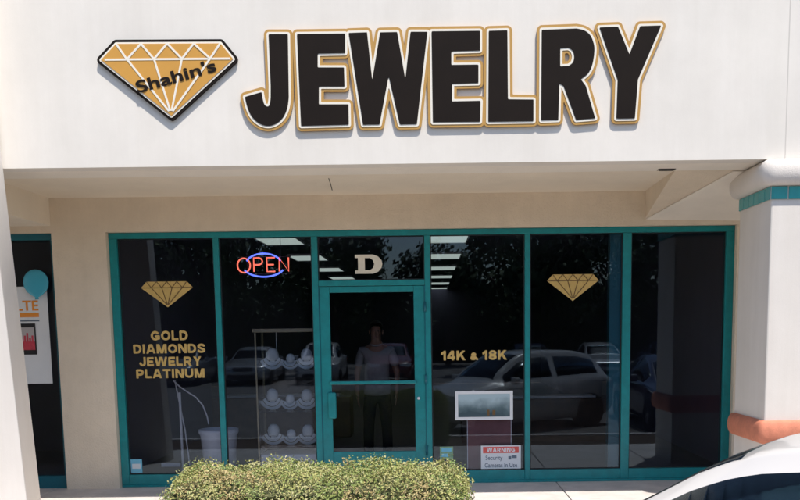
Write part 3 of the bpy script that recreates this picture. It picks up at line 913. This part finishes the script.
for s in (-1, 1):
    bm = bmesh.new()
    add_box(bm, s * .135 - .05, s * .135 + .05, -.20, .08, 0.0, .085, bev=.03)
    from_bm('shoe', bm, M['trouser'], person, smooth=True)
bm = bmesh.new()
bmesh.ops.create_uvsphere(bm, u_segments=24, v_segments=16, radius=1)
bmesh.ops.delete(bm, geom=[v for v in bm.verts if v.co.z < -.25 or (v.co.y < -.55 and v.co.z < .55)], context='VERTS')
for v in bm.verts: v.co = Vector((v.co.x * .094, v.co.y * .112 + .004, 1.785 + v.co.z * .098))
from_bm('hair', bm, M['hair'], person, smooth=True)
for s in (-1, 1):
    bm = bmesh.new()
    bmesh.ops.create_uvsphere(bm, u_segments=10, v_segments=8, radius=.010, matrix=Matrix.Translation((s * .031, -.090, 1.745)))
    from_bm('eye', bm, M['eye'], person, smooth=True)
    bm = bmesh.new()
    bmesh.ops.create_uvsphere(bm, u_segments=12, v_segments=8, radius=1, matrix=Matrix.Translation((s * .086, 0, 1.73)) @ Matrix.Diagonal((.012, .022, .034, 1)))
    from_bm('ear', bm, M['skin'], person, smooth=True)
hull('nose', [(0, -.095, 1.745), (-.016, -.092, 1.700), (.016, -.092, 1.700), (0, -.122, 1.703), (0, -.08, 1.70)], M['skin'], person)
boxes('mouth', [(-.024, .024, -.098, -.085, 1.668, 1.677)], M['paper_pink'], person, bev=.003)

tx = bpy.data.textures.new('cloth_folds', 'CLOUDS')
tx.noise_scale = 0.13
for o in person.children:
    if o.name.startswith(('shirt', 'trousers')):
        dm = o.modifiers.new('Folds', 'DISPLACE')
        dm.texture = tx
        dm.strength = 0.012
        dm.mid_level = 0.5

# ------------------------------------------------------------------ hedge
def in_hedge(x, y, z, g=0.0):
    # a clipped box with rounded shoulders
    hx, hy = 1.10 - g, 0.52 - g
    top = 0.875 - g
    r = 0.22
    qx, qy, qz = abs(x) - (hx - r), abs(y) - (hy - r), z - (top - r)
    d = math.sqrt(max(qx, 0) ** 2 + max(qy, 0) ** 2 + max(qz, 0) ** 2) - r
    return d
hedge = empty('hedge', (-0.83, -4.15, -0.03), label='clipped yellow green boxy hedge in front of the shop door', cat='hedge')
rnd = random.Random(3)
bm = bmesh.new()
add_box(bm, -1.03, 1.03, -.45, .45, 0.03, .805, bev=.16)
bmesh.ops.subdivide_edges(bm, edges=bm.edges[:], cuts=3, use_grid_fill=True)
for v in bm.verts:
    v.co += Vector((rnd.uniform(-.02, .02), rnd.uniform(-.02, .02), rnd.uniform(-.02, .02)))
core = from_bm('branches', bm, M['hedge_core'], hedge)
verts, faces, mi = [], [], []
# clump seeds give patches of one colour
seeds = [((rnd.uniform(-1.2, 1.2), rnd.uniform(-.55, .55), rnd.uniform(0, .95)), rnd.choices(range(6), (26, 24, 18, 16, 8, 8))[0]) for _ in range(420)]
sp_ = np.array([s[0] for s in seeds])
cnt = 0
while cnt < 62000:
    x, y, z = rnd.uniform(-1.26, 1.26), rnd.uniform(-.58, .58), rnd.uniform(0.03, .98)
    d = in_hedge(x, y, z)
    d += 0.022 * math.sin(x * 9 + y * 4) + 0.016 * math.sin(x * 23 + 1.3) * math.sin(y * 19 + z * 15)
    if d > 0.0 and rnd.random() > 0.10: continue
    if d > 0.035 or d < -0.10: continue
    k = int(np.argmin(((sp_ - (x, y, z)) ** 2).sum(1)))
    cl = seeds[k][1] if rnd.random() < .62 else rnd.choices(range(6), (26, 24, 18, 16, 8, 8))[0]
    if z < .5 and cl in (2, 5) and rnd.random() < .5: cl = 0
    # outward-ish normal with jitter
    n_ = Vector((max(abs(x) - .88, 0) * (1 if x > 0 else -1) * 4, max(abs(y) - .30, 0) * (1 if y > 0 else -1) * 4, max(z - .6, 0) * 3 + .25))
    n_ = n_.normalized() + Vector((rnd.gauss(0, .55), rnd.gauss(0, .55), rnd.gauss(0, .45)))
    n_.normalize()
    u = n_.orthogonal().normalized()
    u.rotate(Matrix.Rotation(rnd.uniform(0, 6.28), 3, n_))
    v = n_.cross(u)
    l = rnd.uniform(.013, .030)
    wd = l * rnd.uniform(.42, .62)
    p = Vector((x, y, z))
    b0 = len(verts)
    verts += [p - u * l * .5, p + v * wd * .5 + n_ * .004, p + u * l * .55 - n_ * .003, p - v * wd * .5 + n_ * .004]
    faces.append((b0, b0 + 1, b0 + 2, b0 + 3))
    mi.append(cl)
    cnt += 1
me = bpy.data.meshes.new('foliage')
me.from_pydata(verts, [], faces)
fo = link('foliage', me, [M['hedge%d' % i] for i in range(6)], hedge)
me.polygons.foreach_set('material_index', mi)

# ------------------------------------------------------------------ cars
def lerp_table(tab, x):
    for (x0, *a), (x1, *b) in zip(tab[:-1], tab[1:]):
        if x <= x1:
            t = (x - x0) / (x1 - x0)
            t2 = t
            return [p + (q - p) * t2 for p, q in zip(a, b)]
    return tab[-1][1:]

def make_car(paint, prof, roof, L, W, wheels, wins, label, group=None, rwheel=0.31, edge=.055, inset=.035):
    """local frame: nose at x=0, tail at x=L, y across, z up from the ground.
    prof rows: x, shoulder z, half width factor; roof rows: x, top z, top half width"""
    t = empty('parked_car', (0, 0, 0), label=label, cat='car', group=group)
    N = 64
    bm = bmesh.new()
    rows = []
    SEC = 10
    for i in range(N + 1):
        x = L * i / N
        zs, wf = lerp_table(prof, x)
        zt, wt = lerp_table(roof, x)
        w = W / 2 * wf
        zb = 0.20 + 0.10 * max(0, 1 - x / .35) + 0.10 * max(0, 1 - (L - x) / .35)
        gh = max(zt - zs, 0.0)
        pts = [(w * .90, zb), (w * .985, zb + .12), (w, zs * .62 + .06), (w * .985, zs * .90), (w * .955, zs)]
        if gh > 0.06:
            te = zt - edge
            tw = wt * W / 2
        else:
            te = zs + gh * .5
            tw = w * .90
        pts += [(w * .93 + (tw - w * .93) * .06, zs + (te - zs) * .06), (tw + (w * .93 - tw) * .06, te - (te - zs) * .06), (tw * .94, te + (zt - te) * .55), (tw * .6, zt - (zt - te) * .12), (0, zt)]
        row = [bm.verts.new((x, -a, z)) for a, z in pts] + [bm.verts.new((x, a, z)) for a, z in pts[-2::-1]]
        rows.append(row)
    H = len(rows[0])
    side, shield = {}, {}
    for i in range(N):
        for k in range(H - 1):
            f = bm.faces.new((rows[i][k], rows[i][k + 1], rows[i + 1][k + 1], rows[i + 1][k]))
            xm = L * (i + .5) / N
            kk = k if k < SEC - 1 else H - 2 - k
            if kk == 5:
                for wi, (a, b) in enumerate(wins['side']):
                    if a <= xm <= b: side.setdefault((wi, k < SEC - 1), []).append(f)
            if kk in (7, 8):
                for wi, (a, b) in enumerate(wins['shield']):
                    if a <= xm <= b: shield.setdefault(wi, []).append(f)
    for r in (rows[0], rows[-1]):
        bm.faces.new(r)
    for v in (0, H - 1):
        pass
    bm.faces.new([r[0] for r in rows] + [r[H - 1] for r in rows[::-1]])
    for f in bm.faces: f.smooth = True
    gl, tr = [], []
    for fs in list(side.values()) + list(shield.values()):
        r = bmesh.ops.inset_region(bm, faces=fs, thickness=inset, depth=0.0)
        for f in r['faces']: f.material_index = 1
        for f in fs: gl.append(f)
    for f in gl: f.material_index = 2
    # wheel arches drawn as dark wells
    bmesh.ops.recalc_face_normals(bm, faces=bm.faces[:])
    # split glass off
    me = bpy.data.meshes.new('body')
    bm2 = bm.copy()
    bmesh.ops.delete(bm2, geom=[f for f in bm2.faces if f.material_index == 2], context='FACES')
    bm2.to_mesh(me)
    bm2.free()
    body = link('body', me, [paint, M['trim']], t)
    groups = [('side_window', v) for v in side.values()] + [('windscreen' if k == 0 else 'rear_window', v) for k, v in shield.items()]
    for nm, fs in groups:
        b3 = bmesh.new()
        mp = {}
        for f in fs:
            vs = []
            for v in f.verts:
                if v not in mp: mp[v] = b3.verts.new(v.co)
                vs.append(mp[v])
            b3.faces.new(vs)
        for f in b3.faces: f.smooth = True
        me = bpy.data.meshes.new(nm)
        bmesh.ops.recalc_face_normals(b3, faces=b3.faces[:])
        bmesh.ops.solidify(b3, geom=b3.faces[:], thickness=0.004)
        n0 = set(b3.verts[:len(mp)])
        for f in b3.faces:
            k_ = sum(v in n0 for v in f.verts)
            f.smooth = k_ in (0, len(f.verts))
        b3.to_mesh(me)
        b3.free()
        link(nm, me, M['car_glass'], t)
    for x in wheels:
        for s in (-1, 1):
            y = s * (W / 2 - .10)
            bm = lathe_bm([(rwheel * .62, -.11), (rwheel * .95, -.11), (rwheel, -.07), (rwheel, .07), (rwheel * .95, .11), (rwheel * .62, .11)], 32)
            o = from_bm('wheel', bm, M['tyre'], t, smooth=True)
            o.rotation_euler = (R(90), 0, 0)
            o.location = (x, y, rwheel)
            bm = bmesh.new()
            lathe_bm([(rwheel * .64, .09 * -s), (rwheel * .60, .085 * -s), (rwheel * .58, .03 * -s), (0, .03 * -s)], 28, bm)
            for q in range(5):
                a = 2 * math.pi * q / 5
                r2 = bmesh.ops.create_cube(bm, size=1.0, matrix=Matrix.Rotation(a, 4, 'Z') @ Matrix.Translation((rwheel * .31, 0, .07 * -s)) @ Matrix.Diagonal((rwheel * .56, rwheel * .17, .02, 1)))
            from_bm('rim', bm, M['rim'], o)
            bm = lathe_bm([(0, -.125), (rwheel * 1.16, -.125), (rwheel * 1.16, .10), (0, .10)], 32)
            o2 = from_bm('wheel_arch', bm, M['trim'], t, smooth=False)
            o2.rotation_euler = (R(90), 0, 0)
            o2.location = (x, s * (W / 2 - .122), rwheel + .01)
            o2.scale = (1, 1, .9)
    zs0 = lerp_table(prof, 0.15)[0]
    zs1 = lerp_table(prof, L - .1)[0]
    wv = W / 2
    for s in (-1, 1):
        hull('headlight', [(-.02, s * wv * .45, zs0 - .10), (-.02, s * wv * .45, zs0 - .02), (.0, s * wv * .80, zs0 - .01), (.28, s * wv * .93, zs0 + .0), (.28, s * wv * .93, zs0 - .10), (.0, s * wv * .80, zs0 - .13)], M['headlight'], t)
        hull('taillight', [(L + .015, s * wv * .55, zs1 - .20), (L + .015, s * wv * .55, zs1 - .06), (L - .02, s * wv * .85, zs1 - .04), (L - .22, s * wv * .955, zs1 - .06), (L - .22, s * wv * .955, zs1 - .16), (L - .02, s * wv * .85, zs1 - .22)], M['taillight'], t)
        xm = wins['side'][0][0] + .16
        zm = lerp_table(prof, xm)[0]
        m_ = boxes('mirror', [(xm - .06, xm + .05, s * (wv + .085) - .085, s * (wv + .085) + .085, zm + .01, zm + .15)], paint, t, bev=.03)
        for a, b in wins['side'][:1]:
            boxes('door_handle', [(a + .95, a + 1.12, s * (wv * .985) - .02, s * (wv * .985) + .02, zs0 + .06, zs0 + .085)], paint, t, bev=.006)
    bm = bmesh.new()
    for q in range(5):
        add_box(bm, -.022, .01, -wv * .40, wv * .40, zs0 - .17 + .035 * q, zs0 - .152 + .035 * q)
    add_box(bm, -.018, .02, -wv * .62, wv * .62, .30, .42, bev=.01)
    from_bm('grille', bm, M['trim'], t)
    boxes('number_plate', [(L - .0, L + .02, -.16, .16, .55, .68)], M['plate'], t)
    # seats seen through the glass
    for x in (wins['side'][0][0] + .85, wins['side'][0][0] + 1.65):
        for s in (-1, 1):
            bm = bmesh.new()
            add_box(bm, x - .45, x + .05, s * .37 - .24, s * .37 + .24, .40, .56, bev=.04)
            add_box(bm, x, x + .13, s * .37 - .23, s * .37 + .23, .50, 1.04, bev=.05)
            add_box(bm, x + .03, x + .11, s * .37 - .13, s * .37 + .13, 1.06, 1.20, bev=.03)
            from_bm('car_seat', bm, M['seat'], t)
    return t

P = {
 'white': mat('white_car_paint', (0.56, 0.54, 0.52), 0.3, coat=0.6),
 'navy': mat('navy_car_paint', (0.012, 0.022, 0.075), 0.3, coat=0.8),
 'silver': mat('silver_car_paint', (0.42, 0.43, 0.45), 0.32, metal=0.5, coat=0.8),
 'red': mat('maroon_car_paint', (0.16, 0.015, 0.018), 0.3, coat=0.8),
}
hatch = dict(
    prof=[(0, .70, .70), (.10, .76, .84), (.35, .83, .95), (.9, .91, .99), (1.5, .95, 1.0), (2.8, .97, 1.0), (3.5, 1.0, .97), (3.85, .99, .92), (4.05, .90, .82)],
    roof=[(0, .72, .62), (.10, .80, .70), (.35, .89, .74), (.75, .97, .78), (.98, 1.02, .78), (1.38, 1.195, .72), (1.75, 1.365, .66), (1.98, 1.435, .645), (2.2, 1.475, .64), (2.6, 1.49, .64), (3.1, 1.475, .635), (3.5, 1.42, .63), (3.72, 1.30, .64), (3.95, 1.04, .70), (4.05, .93, .70)],
    L=4.05, W=1.70, wheels=(.74, 3.28), wins=dict(side=[(1.18, 2.42), (2.50, 3.62)], shield=[(1.02, 1.86), (3.58, 3.93)]))
sedan = dict(
    prof=[(0, .64, .72), (.10, .70, .85), (.4, .78, .95), (1.1, .86, .99), (1.8, .90, 1.0), (3.2, .93, 1.0), (4.0, .96, .98), (4.5, .95, .92), (4.65, .88, .82)],
    roof=[(0, .66, .64), (.10, .73, .72), (.4, .83, .75), (1.0, .93, .78), (1.28, .97, .78), (1.8, 1.22, .70), (2.1, 1.34, .64), (2.45, 1.41, .62), (2.9, 1.42, .62), (3.3, 1.37, .62), (3.75, 1.17, .68), (4.1, 1.02, .74), (4.5, .99, .74), (4.65, .91, .72)],
    L=4.65, W=1.80, wheels=(.88, 3.72), wins=dict(side=[(1.55, 2.72), (2.80, 3.72)], shield=[(1.32, 2.05), (3.35, 4.0)]))
small = dict(
    prof=[(0, .70, .70), (.10, .76, .84), (.35, .83, .95), (.9, .90, .99), (1.5, .94, 1.0), (2.8, .97, 1.0), (3.5, 1.0, .97), (3.85, .99, .92), (4.05, .90, .82)],
    roof=[(0, .72, .62), (.10, .80, .70), (.35, .88, .74), (.70, .95, .78), (.95, 1.02, .76), (1.14, 1.200, .70), (1.32, 1.305, .665), (1.51, 1.420, .65), (1.63, 1.474, .645), (1.75, 1.510, .645), (2.0, 1.542, .64), (2.4, 1.555, .64), (3.1, 1.535, .635), (3.5, 1.46, .63), (3.72, 1.32, .64), (3.95, 1.04, .70), (4.05, .93, .70)],
    L=4.05, W=1.70, wheels=(.74, 3.28), wins=dict(side=[(1.06, 2.35), (2.42, 3.6)], shield=[(.98, 1.68), (3.58, 3.93)]), edge=.045, inset=.055)
wc = make_car(P['white'], label='white hatchback at the lower right in front of the pillar', **small)
wc.location = (0.05, -6.05, -0.13)
wc.rotation_euler = (0, 0, R(-35))
nc = make_car(P['navy'], label='dark navy sedan parked nose in toward the right windows', group='cars in the parking lot', **sedan)
nc.location = (5.0, -5.35, -0.13)
nc.rotation_euler = (0, 0, R(-90))
sc_ = make_car(P['silver'], label='silver sedan parked across the lot behind the stalls', group='cars in the parking lot', **sedan)
sc_.location = (-6.9, -22.3, -0.13)
sc_.rotation_euler = (0, 0, R(-90))
rc = make_car(P['red'], label='maroon hatchback parked across the lot in the far row', group='cars in the parking lot', **hatch)
rc.location = (-1.5, -22.4, -0.13)
rc.rotation_euler = (0, 0, R(-90))
for src, x, y, lb in ((wc, -4.2, -22.3, 'white hatchback in the far row between silver and maroon cars'), (nc, 3.9, -22.3, 'navy sedan in the far row beside the maroon hatchback'), (sc_, 6.6, -22.3, 'silver sedan in the far row right of the navy sedan'), (sc_, -9.6, -22.3, 'silver sedan at the far left end of the far row'), (nc, 9.4, -22.3, 'navy sedan at the far right end of the far row')):
    o = copy_tree(src)
    o.location = (x, y, -0.13)
    o.rotation_euler = (0, 0, R(-90))
    o['label'] = lb
    o['group'] = 'cars in the parking lot'

# ------------------------------------------------------------------ trees across the lot
def tree(seed, h, r):
    rn = random.Random(seed)
    t = empty('tree', (0, 0, 0))
    limbs = [[(0, 0, 0), (.1, .05, h * .2), (.0, .1, h * .4)]]
    ends = []
    for k in range(7):
        a = k * 2.4 + rn.random()
        e_ = (r * .6 * math.cos(a), r * .6 * math.sin(a), h * rn.uniform(.55, .85))
        limbs.append([(0, .1, h * rn.uniform(.28, .42)), (e_[0] * .45, e_[1] * .45, h * .5), e_])
        ends.append(e_)
    bm = bmesh.new()
    me = tube_mesh(limbs[:1], .22, 3)
    bm.from_mesh(me)
    bm.from_mesh(tube_mesh(limbs[1:], .08, 2))
    from_bm('trunk', bm, M['bark'], t, smooth=True)
    V, F, Mi = [], [], []
    clumps = [(e_[0] * rn.uniform(.3, 1.5), e_[1] * rn.uniform(.3, 1.5), h * rn.uniform(.42, .95)) for e_ in ends for _ in range(5)]
    for c_ in clumps:
        rad = r * rn.uniform(.22, .42)
        tone = rn.choice((0, 0, 1, 2))
        for _ in range(110):
            d = Vector((rn.gauss(0, 1), rn.gauss(0, 1), rn.gauss(0, .8))).normalized() * rad * rn.uniform(.5, 1.05)
            p = Vector(c_) + d
            n_ = (d.normalized() + Vector((rn.gauss(0, .5), rn.gauss(0, .5), rn.gauss(0, .5)))).normalized()
            u = n_.orthogonal().normalized()
            v = n_.cross(u)
            l = rn.uniform(.14, .30)
            b0 = len(V)
            V += [p - u * l, p + v * l * .5, p + u * l, p - v * l * .5]
            F.append((b0, b0 + 1, b0 + 2, b0 + 3))
            Mi.append(tone if rn.random() < .7 else rn.choice((0, 1, 2)))
    me = bpy.data.meshes.new('crown')
    me.from_pydata(V, [], F)
    link('crown', me, [M['tree%d' % i] for i in range(3)], t)
    me.polygons.foreach_set('material_index', Mi)
    return t
protos = [tree(1, 9.5, 4.2), tree(2, 8.0, 3.8), tree(5, 11.0, 4.6)]
ti = 0
rn = random.Random(11)
for row_y, n_, step in ((-31, 8, 6.6), (-40, 11, 7.0)):
    for k in range(n_):
        x = (k - (n_ - 1) / 2) * step + rn.uniform(-1.2, 1.2)
        o = protos[ti] if ti < 3 else copy_tree(protos[ti % 3])
        o.location = (x, row_y + rn.uniform(-1.5, 1.5), -0.13)
        o.rotation_euler = (0, 0, rn.uniform(0, 6.28))
        s = rn.uniform(.70, .95)
        o.scale = (s, s, s)
        tag(o, 'green broadleaf tree among the rows across the parking lot', 'tree', 'trees across the parking lot')
        ti += 1

rn = random.Random(4)
t = empty('reflection_screen', (0, -46, -0.13), label='added long dark evergreen screen darkening the glass reflections, behind the trees across the lot', cat='hedge')  # unseen hedge added behind the trees to darken what the shop glass reflects
bm = bmesh.new()
add_box(bm, -60, 60, -.8, .8, 0, 4.6)
from_bm('branches', bm, M['hedge_core'], t)
V, F, Mi = [], [], []
for _ in range(9000):
    x, z = rn.uniform(-60, 60), rn.uniform(0, 5.1) 
    z *= .88 + .12 * math.sin(x * .9) * math.sin(x * .37)
    p = Vector((x, .8 + rn.uniform(-.05, .35), z))
    n_ = Vector((rn.gauss(0, .6), 1, rn.gauss(.3, .6))).normalized()
    u = n_.orthogonal().normalized()
    v = n_.cross(u)
    l = rn.uniform(.15, .32)
    b0 = len(V)
    V += [p - u * l, p + v * l * .5, p + u * l, p - v * l * .5]
    F.append((b0, b0 + 1, b0 + 2, b0 + 3))
    Mi.append(rn.choice((0, 1, 1)))
me = bpy.data.meshes.new('foliage')
me.from_pydata(V, [], F)
link('foliage', me, [M['tree%d' % i] for i in range(3)], t)
me.polygons.foreach_set('material_index', Mi)
